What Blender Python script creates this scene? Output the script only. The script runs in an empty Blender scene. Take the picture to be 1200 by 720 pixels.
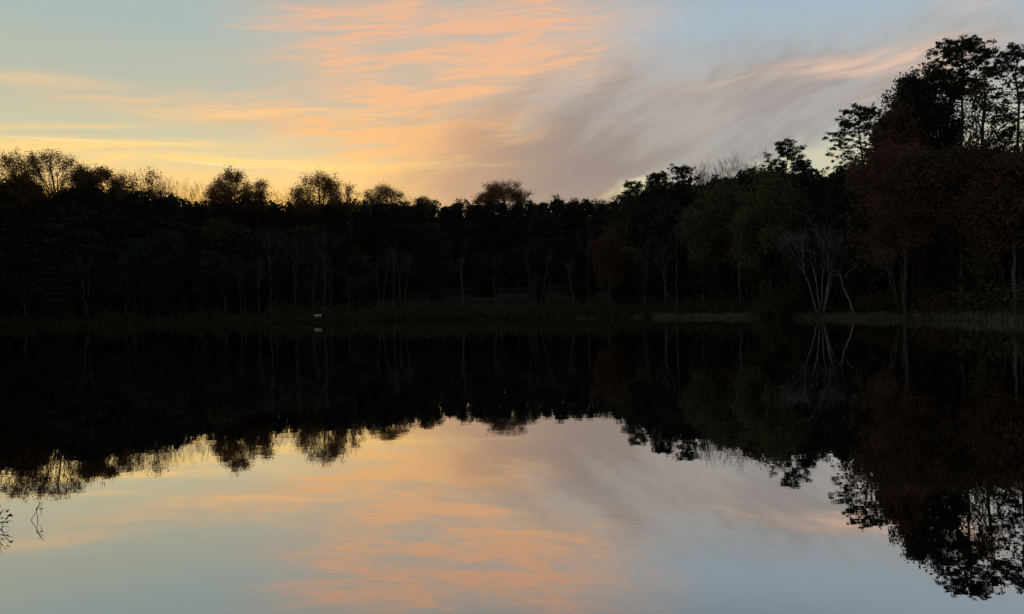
import bpy, math, random
import numpy as np
from mathutils import Matrix, Vector

# ------------------------------------------------------------------ camera
scene = bpy.context.scene
COL = scene.collection
F_PX = 867.0                     # focal length in pixels of the 1200 x 720 photograph
EYE = np.array([0.0, 0.0, 1.8])  # eye above the water
ROLL, PITCH = 0.020, -6.0 / F_PX
_R = np.array([math.cos(ROLL), 0.0, -math.sin(ROLL)])
_U0 = np.array([math.sin(ROLL), 0.0, math.cos(ROLL)])
_F0 = np.array([0.0, 1.0, 0.0])
_F = math.cos(PITCH) * _F0 + math.sin(PITCH) * _U0
_U = math.cos(PITCH) * _U0 - math.sin(PITCH) * _F0
cam_d = bpy.data.cameras.new('camera')
cam = bpy.data.objects.new('camera', cam_d)
COL.objects.link(cam)
cam_d.sensor_width = 36.0
cam_d.lens = 36.0 * F_PX / 1200.0
cam_d.clip_start, cam_d.clip_end = 0.05, 9000.0
cam.matrix_world = Matrix([[_R[0], _U[0], -_F[0], EYE[0]], [_R[1], _U[1], -_F[1], EYE[1]],
                           [_R[2], _U[2], -_F[2], EYE[2]], [0, 0, 0, 1]])
scene.camera = cam


def ray(px, py):
    d = _F + (px - 600.0) / F_PX * _R - (py - 360.0) / F_PX * _U
    return d / np.linalg.norm(d)


def az_el(px, py):
    d = ray(px, py)
    return math.degrees(math.atan2(d[0], d[1])), math.degrees(math.asin(d[2]))


def srgb(r, g, b):
    return tuple(((c / 255.0) / 12.92 if c <= 10 else ((c / 255.0 + 0.055) / 1.055) ** 2.4) for c in (r, g, b))


# ------------------------------------------------------------------ world: dusk sky with high thin cloud
SUN_AZ, SUN_EL = -17.0, 1.0       # degrees: behind the wood across the pond
world = bpy.data.worlds.new('World')
scene.world = world
world.use_nodes = True
WT = world.node_tree
WT.nodes.clear()
world.cycles.sampling_method = 'MANUAL'
world.cycles.sample_map_resolution = 256


class V:
    """a float socket with arithmetic"""
    def __init__(s, sock): s.s = sock
    def __add__(a, b): return mth('ADD', a, b)
    def __radd__(a, b): return mth('ADD', b, a)
    def __sub__(a, b): return mth('SUBTRACT', a, b)
    def __rsub__(a, b): return mth('SUBTRACT', b, a)
    def __mul__(a, b): return mth('MULTIPLY', a, b)
    def __rmul__(a, b): return mth('MULTIPLY', b, a)


def mth(op, a, b=None, c=None, clamp=False):
    n = WT.nodes.new('ShaderNodeMath'); n.operation = op; n.use_clamp = clamp
    for i, v in enumerate((a, b, c)):
        if v is None: continue
        if isinstance(v, V): WT.links.new(v.s, n.inputs[i])
        else: n.inputs[i].default_value = v
    return V(n.outputs[0])


def smooth(v, lo, hi, a=0.0, b=1.0):
    n = WT.nodes.new('ShaderNodeMapRange'); n.interpolation_type = 'SMOOTHSTEP'
    WT.links.new(v.s, n.inputs['Value'])
    for k, x in zip(('From Min', 'From Max', 'To Min', 'To Max'), (lo, hi, a, b)): n.inputs[k].default_value = x
    return V(n.outputs['Result'])


def noise(x, y, z=0.0, detail=5.0, rough=0.55, dist=0.0):
    c = WT.nodes.new('ShaderNodeCombineXYZ')
    for i, v in enumerate((x, y, z)):
        if isinstance(v, V): WT.links.new(v.s, c.inputs[i])
        else: c.inputs[i].default_value = v
    n = WT.nodes.new('ShaderNodeTexNoise')
    n.inputs['Scale'].default_value = 1.0
    n.inputs['Detail'].default_value = detail
    n.inputs['Roughness'].default_value = rough
    n.inputs['Distortion'].default_value = dist
    WT.links.new(c.outputs[0], n.inputs['Vector'])
    return V(n.outputs['Fac'])


def mixc(fac, a, b, mode='MIX'):
    n = WT.nodes.new('ShaderNodeMix'); n.data_type = 'RGBA'; n.blend_type = mode; n.clamp_factor = True
    if isinstance(fac, V): WT.links.new(fac.s, n.inputs['Factor'])
    else: n.inputs['Factor'].default_value = fac
    for k, v in ((6, a), (7, b)):
        if isinstance(v, tuple): n.inputs[k].default_value = (*v, 1.0)
        else: WT.links.new(v, n.inputs[k])
    return n.outputs[2]


def ramp(v, stops):
    n = WT.nodes.new('ShaderNodeValToRGB')
    n.color_ramp.interpolation = 'EASE'
    e = n.color_ramp.elements
    while len(e) < len(stops): e.new(0.5)
    for el, (p, c) in zip(e, stops): el.position = p; el.color = (*c, 1.0)
    WT.links.new(v.s, n.inputs[0])
    return n.outputs[0]


tc = WT.nodes.new('ShaderNodeTexCoord')
sep = WT.nodes.new('ShaderNodeSeparateXYZ')
WT.links.new(tc.outputs['Generated'], sep.inputs[0])
DX, DY, DZ = (V(sep.outputs[i]) for i in range(3))
AZ = mth('MULTIPLY', mth('ARCTAN2', DX, DY), 57.29578)
EL = mth('MULTIPLY', mth('ARCSINE', DZ), 57.29578)
# slow domain warp so no cloud keeps a straight edge
wn1 = noise(AZ * 0.10, EL * 0.22, 3.1, 1.5) - 0.5
wn2 = noise(AZ * 0.11, EL * 0.30, 9.7, 1.5) - 0.5
WAZ = AZ + wn1 * 5.0
WEL = EL + wn2 * 1.8
elf = mth('MULTIPLY', mth('MAXIMUM', EL, 0.0), 1 / 40.0)   # 0..1 over 40 degrees


def vec(x, y):
    c = WT.nodes.new('ShaderNodeCombineXYZ'); WT.links.new(x.s, c.inputs[0]); WT.links.new(y.s, c.inputs[1])
    return c.outputs[0]


WVEC, AVEC = vec(WAZ, WEL), vec(AZ, EL)


def stops(lst, px):
    out = []
    for py, c in lst:
        e = az_el(px, py)[1]
        out.append((max(0.0, min(1.0, e / 40.0)), srgb(*c)))
    return sorted(out, key=lambda t: t[0])


left = ramp(elf, stops([(362, (246, 176, 92)), (235, (252, 200, 108)), (205, (244, 206, 136)), (180, (218, 203, 158)), (155, (201, 198, 166)),
                        (120, (189, 191, 168)), (70, (179, 187, 173)), (10, (169, 186, 183)), (-90, (150, 170, 178)), (-330, (122, 144, 162))], 150))
right = ramp(elf, stops([(350, (206, 182, 142)), (225, (218, 203, 158)), (185, (205, 202, 176)), (140, (190, 195, 186)),
                         (90, (178, 188, 191)), (50, (172, 186, 194)), (10, (167, 185, 197)), (-90, (148, 165, 178)), (-330, (120, 142, 162))], 950))
base = mixc(smooth(AZ, -12.0, 14.0), left, right)

# streak fields
s1 = noise(WAZ * 0.095, WEL * 1.0 - AZ * 0.085, 0.0, 5.0, 0.60)
s2 = noise(WAZ * 0.17, WEL * 2.7 - AZ * 0.24, 5.0, 5.0, 0.64)
STREAK = s1 * 0.58 + s2 * 0.42
ca, sa = math.cos(math.radians(24)), math.sin(math.radians(24))
SWIRL = noise((WAZ * ca + WEL * sa) * 0.14, (WEL * ca - WAZ * sa) * 0.46, 2.0, 5.0, 0.60)
PATCH = noise(WAZ * 0.20, WEL * 0.60 - AZ * 0.03, 7.3, 2.0, 0.5)


def blob(px, py, sx, sy, rot=0.0, wgt=1.0, at=None):
    """soft mask round a direction; half widths in photograph pixels, rot in degrees (up to the right)"""
    a0, e0 = az_el(px, py)
    k = math.cos(math.radians(a0)) * 57.29578 / F_PX
    m = WT.nodes.new('ShaderNodeMapping'); m.vector_type = 'TEXTURE'
    m.inputs['Location'].default_value = (a0, e0, 0)
    m.inputs['Rotation'].default_value = (0, 0, math.radians(rot))
    m.inputs['Scale'].default_value = (2.1 * sx * k * math.cos(math.radians(a0)), 2.1 * sy * k, 1)
    WT.links.new(at or WVEC, m.inputs[0])
    g = WT.nodes.new('ShaderNodeTexGradient'); g.gradient_type = 'QUADRATIC_SPHERE'
    WT.links.new(m.outputs[0], g.inputs[0])
    sm = mth('MULTIPLY', V(g.outputs['Fac']), 1.6 * wgt)
    return sm


def total(items):
    acc = None
    for it in items:
        b = blob(*it)
        acc = b if acc is None else acc + b
    return acc


# 1 grey-mauve veil
mv = total([(800, 152, 215, 56, 0, 1.5), (985, 120, 130, 36, 20, 0.9), (705, 165, 140, 60, -8, 1.2), (900, 118, 200, 30, 4, 0.7)])
gap = total([(745, 212, 95, 20, 20, 0.85), (925, 184, 95, 26, 20, 1.1), (1015, 160, 60, 18, 38, 0.7)])
mv = mth('SUBTRACT', mv * smooth(SWIRL, 0.30, 0.66, 0.48, 1.10), gap * smooth(SWIRL, 0.3, 0.7, 0.7, 1.1), clamp=True)
mauve = mixc(smooth(AZ, 4.0, 26.0), srgb(160, 148, 142), srgb(156, 156, 160))
mauve = mixc(smooth(EL, 8.5, 17.0), mauve, srgb(171, 161, 155))
mauve = mixc(smooth(SWIRL, 0.36, 0.64), mixc(1.0, mauve, (1.12, 1.13, 1.12), 'MULTIPLY'), mixc(1.0, mauve, (0.90, 0.88, 0.88), 'MULTIPLY'))
sky = mixc(1.0 - mth('EXPONENT', mv * -2.6), base, mauve)

# 2 peach cirrus
pm = total([(470, 74, 130, 54, 6, 1.15), (640, 32, 105, 40, 4, 1.2), (410, 10, 110, 30, 4, 0.8), (340, 132, 170, 16, -2, 0.7), (430, 158, 130, 13, -2, 0.7),
            (560, 88, 120, 34, 8, 0.8), (540, 150, 90, 34, -12, 0.8), (490, 194, 95, 34, 2, 2.0)])
sky = mixc(mth('MINIMUM', pm * 0.50, 0.55), sky, mixc(smooth(EL, 9.0, 17.0), srgb(232, 196, 142), srgb(208, 183, 158)))
pd = pm * smooth(PATCH, 0.34, 0.62, 0.45, 1.05) * smooth(s1, 0.32, 0.68, 0.24, 1.2) * smooth(s2, 0.32, 0.70, 0.22, 1.3)
peach = ramp(smooth(EL, 7.0, 22.0), [(0.0, srgb(255, 204, 118)), (0.30, srgb(250, 190, 126)), (0.65, srgb(247, 188, 138)), (1.0, srgb(243, 184, 144))])
sky = mixc(mth('MINIMUM', pd, 0.9), sky, peach)
# the veil's dusky foot, in front of the glow
lm = total([(655, 210, 110, 48, -8, 1.1), (625, 234, 115, 38, 0, 0.9), (560, 228, 70, 18, -10, 0.4), (605, 180, 70, 16, -22, 0.4)])
lm = mth('SUBTRACT', lm * smooth(SWIRL, 0.28, 0.66, 0.30, 1.2), gap * 0.6, clamp=True)
sky = mixc(0.93 - mth('EXPONENT', lm * -2.2) * 0.93, sky, mixc(smooth(AZ, -5.0, 3.0), srgb(184, 148, 126), srgb(150, 134, 128)))
# pink rims at the far side
rm = total([(1005, 75, 100, 9, -2, 0.8), (1070, 90, 60, 14, 24, 0.4), (1150, 6, 45, 12, 0, 0.5), (850, 92, 90, 9, 4, 0.25), (1080, 60, 90, 12, 4, 0.35)])
sky = mixc(mth('MINIMUM', rm * smooth(STREAK, 0.40, 0.60, 0.25, 1.1), 0.85), sky, srgb(230, 194, 172))

# 3 thin bright streaks low over the western trees
ls = total([(30, 92, 80, 7, 6, 0.6), (60, 144, 100, 4, 6, 0.8), (120, 170, 180, 8, 4, 1.15), (50, 182, 110, 6, 2, 0.6), (190, 187, 150, 6, 3, 1.0),
            (280, 130, 150, 7, 3, 0.6), (340, 192, 170, 5, 0, 0.8), (180, 112, 150, 6, 4, 0.3)])
ls = ls * smooth(STREAK, 0.40, 0.60, 0.3, 1.1)
sky = mixc(mth('MINIMUM', ls, 0.9), sky, ramp(smooth(EL, 9.0, 19.0), [(0.0, srgb(255, 217, 134)), (0.5, srgb(248, 203, 146)), (1.0, srgb(222, 194, 166))]))
# vapour trails
ct = blob(252, 193, 30, 1.2, -4, 0.8, AVEC) + blob(80, 164, 110, 1.0, 2, 0.55, AVEC)
sky = mixc(mth('MINIMUM', ct, 0.8), sky, srgb(255, 228, 166))
# faint cirrus over the whole vault
DZC = mth('MAXIMUM', DZ, 0.12)
far = noise(mth('DIVIDE', DX, DZC) * 0.55, mth('DIVIDE', DY, DZC) * 1.2, 1.0, 3.0, 0.6)
sky = mixc(smooth(far, 0.5, 0.8, 0.0, 0.35) * smooth(EL, 14.0, 30.0), sky, srgb(205, 186, 176))

# evening light falls away from the afterglow
GLOW = DX * math.sin(math.radians(SUN_AZ)) + DY * math.cos(math.radians(SUN_AZ))
fall = smooth(GLOW, -0.45, 0.55, 0.10, 1.0)
sky = mixc(1.0, sky, mixc(smooth(GLOW, -0.45, 0.5), (0.54, 0.58, 0.66), (1.0, 1.0, 1.0)), 'MULTIPLY')

nish = WT.nodes.new('ShaderNodeTexSky'); nish.sky_type = 'NISHITA'; nish.sun_disc = False
nish.sun_elevation = math.radians(SUN_EL); nish.sun_rotation = math.radians(SUN_AZ)
nish.air_density, nish.dust_density, nish.ozone_density = 1.0, 1.0, 1.0
bg1 = WT.nodes.new('ShaderNodeBackground'); WT.links.new(nish.outputs[0], bg1.inputs[0]); bg1.inputs[1].default_value = 0.02
bg2 = WT.nodes.new('ShaderNodeBackground'); WT.links.new(sky, bg2.inputs[0]); bg2.inputs[1].default_value = 0.96
add = WT.nodes.new('ShaderNodeAddShader'); WT.links.new(bg1.outputs[0], add.inputs[0]); WT.links.new(bg2.outputs[0], add.inputs[1])
wo = WT.nodes.new('ShaderNodeOutputWorld'); WT.links.new(add.outputs[0], wo.inputs[0])

# ------------------------------------------------------------------ the sun, almost set behind the wood
sd = bpy.data.lights.new('sun', 'SUN'); sd.energy = 0.04; sd.angle = math.radians(0.5); sd.color = (1.0, 0.62, 0.34)
so = bpy.data.objects.new('sun', sd); COL.objects.link(so)
sdir = Vector((math.sin(math.radians(SUN_AZ)) * math.cos(math.radians(SUN_EL)), math.cos(math.radians(SUN_AZ)) * math.cos(math.radians(SUN_EL)), math.sin(math.radians(SUN_EL))))
so.rotation_euler = sdir.to_track_quat('Z', 'Y').to_euler()
so.location = (-60, 200, 60)

# ------------------------------------------------------------------ exposure
vs = scene.view_settings
vs.view_transform = 'Standard'; vs.look = 'None'; vs.exposure = 0.0; vs.gamma = 1.0; vs.use_curve_mapping = False
scene.cycles.max_bounces = 4
scene.cycles.diffuse_bounces = 1
scene.cycles.glossy_bounces = 3
scene.cycles.transparent_max_bounces = 4

# ------------------------------------------------------------------ materials
def new_mat(name):
    m = bpy.data.materials.new(name); m.use_nodes = True
    nt = m.node_tree; nt.nodes.clear()
    return m, nt, nt.nodes.new('ShaderNodeOutputMaterial')


def leaf_mat(name, c1, c2, trans=0.25):
    m, nt, out = new_mat(name)
    geo = nt.nodes.new('ShaderNodeNewGeometry'); oi = nt.nodes.new('ShaderNodeObjectInfo')
    n = nt.nodes.new('ShaderNodeTexNoise'); n.inputs['Scale'].default_value = 0.9; n.inputs['Detail'].default_value = 4
    nt.links.new(geo.outputs['Position'], n.inputs['Vector'])
    ad = nt.nodes.new('ShaderNodeMath'); ad.operation = 'MULTIPLY_ADD'; ad.inputs[1].default_value = 0.5
    nt.links.new(oi.outputs['Random'], ad.inputs[0]); nt.links.new(n.outputs['Fac'], ad.inputs[2])
    mr = nt.nodes.new('ShaderNodeMapRange'); mr.inputs['From Min'].default_value = 0.35; mr.inputs['From Max'].default_value = 1.1
    nt.links.new(ad.outputs[0], mr.inputs['Value'])
    mx = nt.nodes.new('ShaderNodeMix'); mx.data_type = 'RGBA'
    mx.inputs[6].default_value = (*c1, 1); mx.inputs[7].default_value = (*c2, 1)
    nt.links.new(mr.outputs[0], mx.inputs['Factor'])
    d = nt.nodes.new('ShaderNodeBsdfDiffuse'); t = nt.nodes.new('ShaderNodeBsdfTranslucent')
    nt.links.new(mx.outputs[2], d.inputs[0]); nt.links.new(mx.outputs[2], t.inputs[0])
    ms = nt.nodes.new('ShaderNodeMixShader'); ms.inputs[0].default_value = trans
    nt.links.new(d.outputs[0], ms.inputs[1]); nt.links.new(t.outputs[0], ms.inputs[2]); nt.links.new(ms.outputs[0], out.inputs[0])
    return m


def bark_mat(name, c1, c2, sc=2.5):
    m, nt, out = new_mat(name)
    tcn = nt.nodes.new('ShaderNodeTexCoord'); mp = nt.nodes.new('ShaderNodeMapping'); mp.inputs['Scale'].default_value = (3, 3, 0.6)
    n = nt.nodes.new('ShaderNodeTexNoise'); n.inputs['Scale'].default_value = sc; n.inputs['Detail'].default_value = 6
    nt.links.new(tcn.outputs['Object'], mp.inputs[0]); nt.links.new(mp.outputs[0], n.inputs['Vector'])
    r = nt.nodes.new('ShaderNodeValToRGB'); r.color_ramp.elements[0].position = 0.35; r.color_ramp.elements[1].position = 0.65
    r.color_ramp.elements[0].color = (*c1, 1); r.color_ramp.elements[1].color = (*c2, 1)
    nt.links.new(n.outputs['Fac'], r.inputs[0])
    p = nt.nodes.new('ShaderNodeBsdfPrincipled'); p.inputs['Roughness'].default_value = 0.9
    p.inputs['Specular IOR Level'].default_value = 0.1
    nt.links.new(r.outputs[0], p.inputs['Base Color'])
    bp = nt.nodes.new('ShaderNodeBump'); bp.inputs['Strength'].default_value = 0.5; bp.inputs['Distance'].default_value = 0.03
    nt.links.new(n.outputs['Fac'], bp.inputs['Height']); nt.links.new(bp.outputs[0], p.inputs['Normal'])
    nt.links.new(p.outputs[0], out.inputs[0])
    return m


M = {
    'dark': leaf_mat('evergreen needles', (0.022, 0.029, 0.020), (0.044, 0.053, 0.034), 0.12),
    'pine': leaf_mat('pine needles', (0.028, 0.036, 0.020), (0.055, 0.064, 0.034), 0.15),
    'olive': leaf_mat('olive leaves', (0.070, 0.065, 0.032), (0.125, 0.110, 0.052)),
    'brown': leaf_mat('brown leaves', (0.055, 0.038, 0.024), (0.100, 0.070, 0.042), 0.3),
    'amber': leaf_mat('thin amber leaves', (0.16, 0.088, 0.036), (0.27, 0.150, 0.062), 0.62),
    'rust': leaf_mat('rust leaves', (0.088, 0.052, 0.034), (0.150, 0.086, 0.052), 0.3),
    'orange': leaf_mat('orange leaves', (0.075, 0.040, 0.018), (0.125, 0.066, 0.027), 0.3),
    'brush': leaf_mat('undergrowth leaves', (0.030, 0.030, 0.016), (0.070, 0.055, 0.030), 0.2),
    'grass': leaf_mat('dry bank grass', (0.085, 0.074, 0.048), (0.17, 0.145, 0.098), 0.2),
    'bark': bark_mat('dark bark', (0.030, 0.025, 0.021), (0.070, 0.058, 0.048)),
    'grey': bark_mat('grey bark', (0.042, 0.043, 0.046), (0.10, 0.101, 0.105)),
    'pale': bark_mat('pale bark', (0.10, 0.104, 0.113), (0.23, 0.234, 0.248)),
    'stem': bark_mat('pond plant stem', (0.012, 0.012, 0.008), (0.03, 0.028, 0.018)),
}


def ground_mat():
    m, nt, out = new_mat('leaf litter')
    geo = nt.nodes.new('ShaderNodeNewGeometry')
    n = nt.nodes.new('ShaderNodeTexNoise'); n.inputs['Scale'].default_value = 1.3; n.inputs['Detail'].default_value = 8
    nt.links.new(geo.outputs['Position'], n.inputs['Vector'])
    r = nt.nodes.new('ShaderNodeValToRGB')
    r.color_ramp.elements[0].color = (0.020, 0.016, 0.012, 1); r.color_ramp.elements[1].color = (0.060, 0.044, 0.028, 1)
    r.color_ramp.elements[0].position = 0.3; r.color_ramp.elements[1].position = 0.7
    nt.links.new(n.outputs['Fac'], r.inputs[0])
    d = nt.nodes.new('ShaderNodeBsdfDiffuse'); nt.links.new(r.outputs[0], d.inputs[0])
    bp = nt.nodes.new('ShaderNodeBump'); bp.inputs['Strength'].default_value = 0.7; bp.inputs['Distance'].default_value = 0.08
    nt.links.new(n.outputs['Fac'], bp.inputs['Height']); nt.links.new(bp.outputs[0], d.inputs['Normal'])
    nt.links.new(d.outputs[0], out.inputs[0])
    return m


def water_mat():
    m, nt, out = new_mat('still pond water')
    geo = nt.nodes.new('ShaderNodeNewGeometry')
    mp = nt.nodes.new('ShaderNodeMapping'); mp.inputs['Scale'].default_value = (0.55, 1.0, 1.0)
    nt.links.new(geo.outputs['Position'], mp.inputs[0])
    hs = None
    for sc, amp, det in ((0.35, 1.0, 2.0), (3.2, 0.16, 3.0)):
        n = nt.nodes.new('ShaderNodeTexNoise'); n.inputs['Scale'].default_value = sc; n.inputs['Detail'].default_value = det
        nt.links.new(mp.outputs[0], n.inputs['Vector'])
        k = nt.nodes.new('ShaderNodeMath'); k.operation = 'MULTIPLY'; k.inputs[1].default_value = amp
        nt.links.new(n.outputs['Fac'], k.inputs[0])
        if hs is None: hs = k.outputs[0]
        else:
            a = nt.nodes.new('ShaderNodeMath'); nt.links.new(hs, a.inputs[0]); nt.links.new(k.outputs[0], a.inputs[1]); hs = a.outputs[0]
    bp = nt.nodes.new('ShaderNodeBump'); bp.inputs['Strength'].default_value = 1.0; bp.inputs['Distance'].default_value = 0.0038
    nt.links.new(hs, bp.inputs['Height'])
    g = nt.nodes.new('ShaderNodeBsdfGlossy'); g.inputs['Roughness'].default_value = 0.0
    nt.links.new(bp.outputs[0], g.inputs['Normal'])
    lw = nt.nodes.new('ShaderNodeLayerWeight'); lw.inputs['Blend'].default_value = 0.5
    mr = nt.nodes.new('ShaderNodeMapRange'); mr.inputs['From Min'].default_value = 0.50; mr.inputs['From Max'].default_value = 0.96
    mr.inputs['To Min'].default_value = 0.45; mr.inputs['To Max'].default_value = 1.0
    nt.links.new(lw.outputs['Facing'], mr.inputs['Value'])
    cm = nt.nodes.new('ShaderNodeMix'); cm.data_type = 'RGBA'
    cm.inputs[6].default_value = (0, 0, 0, 1); cm.inputs[7].default_value = (0.94, 0.935, 0.925, 1)
    nt.links.new(mr.outputs[0], cm.inputs['Factor']); nt.links.new(cm.outputs[2], g.inputs['Color'])
    nt.links.new(g.outputs[0], out.inputs[0])
    return m


# ------------------------------------------------------------------ mesh helpers
def mesh_from(name, verts, faces, mat=None, smooth_=False):
    me = bpy.data.meshes.new(name)
    verts = np.asarray(verts, dtype=np.float32)
    faces = np.asarray(faces, dtype=np.int32)
    nv, (nf, k) = len(verts), faces.shape
    me.vertices.add(nv); me.vertices.foreach_set('co', verts.ravel())
    me.loops.add(nf * k); me.loops.foreach_set('vertex_index', faces.ravel())
    me.polygons.add(nf)
    me.polygons.foreach_set('loop_start', np.arange(0, nf * k, k, dtype=np.int32))
    try: me.polygons.foreach_set('loop_total', np.full(nf, k, dtype=np.int32))
    except Exception: pass
    if smooth_: me.polygons.foreach_set('use_smooth', np.ones(nf, dtype=bool))
    me.update(calc_edges=True)
    me.validate()
    if mat is not None: me.materials.append(mat)
    return me


def link(name, data, parent=None, mat=None, **props):
    o = bpy.data.objects.new(name, data); COL.objects.link(o)
    if parent is not None: o.parent = parent
    if mat is not None and data is not None and len(data.materials):
        o.material_slots[0].link = 'OBJECT'; o.material_slots[0].material = mat
    for k, v in props.items(): o[k] = v
    return o


class Tubes:
    """tapered branches collected into one mesh"""
    def __init__(s, sides=5): s.v, s.f, s.n, s.sides = [], [], 0, sides

    def add(s, pts, rad, sides=None):
        k = sides or s.sides
        pts = np.asarray(pts, float); rad = np.asarray(rad, float)
        t = np.gradient(pts, axis=0); t /= np.linalg.norm(t, axis=1)[:, None] + 1e-9
        ref = np.where(np.abs(t[:, 2:3]) > 0.9, np.array([[1.0, 0, 0]]), np.array([[0, 0, 1.0]]))
        a = np.cross(t, ref); a /= np.linalg.norm(a, axis=1)[:, None] + 1e-9
        b = np.cross(t, a)
        ang = np.arange(k) * 2 * math.pi / k
        ring = pts[:, None, :] + rad[:, None, None] * (np.cos(ang)[None, :, None] * a[:, None, :] + np.sin(ang)[None, :, None] * b[:, None, :])
        m = len(pts)
        s.v.append(ring.reshape(-1, 3))
        i = np.arange(m - 1)[:, None] * k; j = np.arange(k)[None, :]; jn = (j + 1) % k
        q = np.stack([i + j, i + jn, i + k + jn, i + k + j], axis=-1).reshape(-1, 4) + s.n
        s.f.append(q); s.n += m * k

    def data(s): return np.concatenate(s.v), np.concatenate(s.f)


def curve(p0, p1, rng, n=5, sag=0.0, wob=0.06):
    """points from p0 to p1, bowed upward by sag and a little crooked"""
    p0, p1 = np.asarray(p0, float), np.asarray(p1, float)
    t = np.linspace(0, 1, n)[:, None]
    L = np.linalg.norm(p1 - p0)
    p = p0 + (p1 - p0) * t
    p[:, 2] += sag * L * (t[:, 0] * (1 - t[:, 0]))
    j = rng.normal(0, wob * L, (n, 3)); j[0] = 0; j[-1] = 0
    return p + j * 0.5


def cards(centers, size, rng, aspect=0.55, up=None):
    """leaf-shaped rhombus faces at random tilt"""
    n = len(centers)
    d = rng.normal(0, 1, (n, 3))
    if up is not None: d += up
    d /= np.linalg.norm(d, axis=1)[:, None]
    e = np.cross(d, rng.normal(0, 1, (n, 3))); e /= np.linalg.norm(e, axis=1)[:, None] + 1e-9
    sz = (size * rng.uniform(0.6, 1.35, n))[:, None]
    v = np.stack([centers - d * sz * 0.5, centers + e * sz * aspect * 0.5, centers + d * sz * 0.5, centers - e * sz * aspect * 0.5], axis=1).reshape(-1, 3)
    f = np.arange(n * 4).reshape(n, 4)
    return v, f


def ellip(rng, n, lo=0.55, hi=1.0, zmin=-0.9):
    out = []
    while len(out) < n:
        d = rng.normal(0, 1, 3); d /= np.linalg.norm(d)
        if d[2] < zmin: continue
        out.append(d * rng.uniform(lo, hi))
    return np.array(out)


def deciduous(seed, H, W, base=0.35, limbs=11, subs=5, twigs=4, leaves=9, leaf=0.30, spread=0.34, upright=0.35, lumps=0.22, r0=None, fork=0.55):
    """limbed tree: returns (branch mesh data, leaf mesh data)"""
    rng = np.random.default_rng(seed)
    T = Tubes(5)
    zb = base * H
    c = np.array([0, 0, (zb + H) / 2]); ax = np.array([W / 2, W / 2, (H - zb) / 2])
    r0 = r0 or 0.011 * H + 0.02
    top = np.array([rng.normal(0, 0.03) * W, rng.normal(0, 0.03) * W, zb + (H - zb) * fork])
    tr = curve((0, 0, -0.6), top, rng, 8, 0, 0.018)
    T.add(tr, np.linspace(r0, r0 * 0.40, 8), 7)
    # uneven outline: crown radius varies with direction
    ph = rng.uniform(0, 6.28, 6)
    def R(d):
        a = math.atan2(d[1], d[0])
        return 1 + lumps * (0.5 * math.sin(2 * a + ph[0]) + 0.4 * math.sin(3 * a + ph[1] + 2 * d[2]) + 0.5 * math.sin(4 * d[2] + ph[2] + a))
    tips, pts = [], []
    ends = ellip(rng, limbs, 0.55, 0.80, -0.55)
    ends[0] = (rng.normal(0, .1), rng.normal(0, .1), 0.82)
    for e in ends:
        end = c + e * R(e) * ax
        h = np.clip((end[2] - zb) / (H - zb), 0, 1)
        f = np.clip(0.35 + 0.6 * h + rng.normal(0, .06), 0.25, 0.97)
        i = f * 7; k0 = int(i); st = tr[k0] + (tr[min(k0 + 1, 7)] - tr[k0]) * (i - k0)
        if st[2] > end[2] - 0.2: st = tr[0] + (tr[-1] - tr[0]) * max(0.2, (end[2] - 0.15 * H) / H)
        lp = curve(st, end, rng, 6, upright * rng.uniform(.3, 1.0), 0.07)
        rl = r0 * rng.uniform(.24, .40)
        T.add(lp, np.linspace(rl, rl * 0.28, 6), 4)
        for q in range(subs):
            t = rng.uniform(.35, 1.0) * 5; k1 = min(int(t), 4); s0 = lp[k1] + (lp[k1 + 1] - lp[k1]) * (t - k1)
            d = e / np.linalg.norm(e) + rng.normal(0, .42, 3); d /= np.linalg.norm(d)
            d[2] = max(d[2], -0.75)
            shell = c + d * R(d) * ax * rng.uniform(.80, 1.0)
            s1_ = s0 + (shell - s0) * rng.uniform(.65, 1.0)
            sp = curve(s0, s1_, rng, 4, upright * .6, 0.08)
            rs = rl * rng.uniform(.25, .40)
            T.add(sp, np.linspace(rs, rs * .35, 4), 3)
            for w in range(twigs):
                tt = rng.uniform(.45, 1.0) * 3; k2 = min(int(tt), 2); w0 = sp[k2] + (sp[k2 + 1] - sp[k2]) * (tt - k2)
                wd = (s1_ - s0) / (np.linalg.norm(s1_ - s0) + 1e-6) + rng.normal(0, .7, 3); wd[2] += upright * .6
                wd /= np.linalg.norm(wd)
                w1 = w0 + wd * rng.uniform(.35, 1.0) * W * 0.10
                T.add(np.array([w0, w1]), np.array([max(rs * .4, .012), .006]), 3)
                if leaves:
                    m = rng.poisson(leaves)
                    if m: pts.append(w0 + (w1 - w0) * rng.uniform(.3, 1.15, (m, 1)) + rng.normal(0, spread, (m, 3)))
    lv = None
    if pts:
        pts = np.concatenate(pts)
        lv = cards(pts, leaf, rng)
    return T.data(), lv


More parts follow.
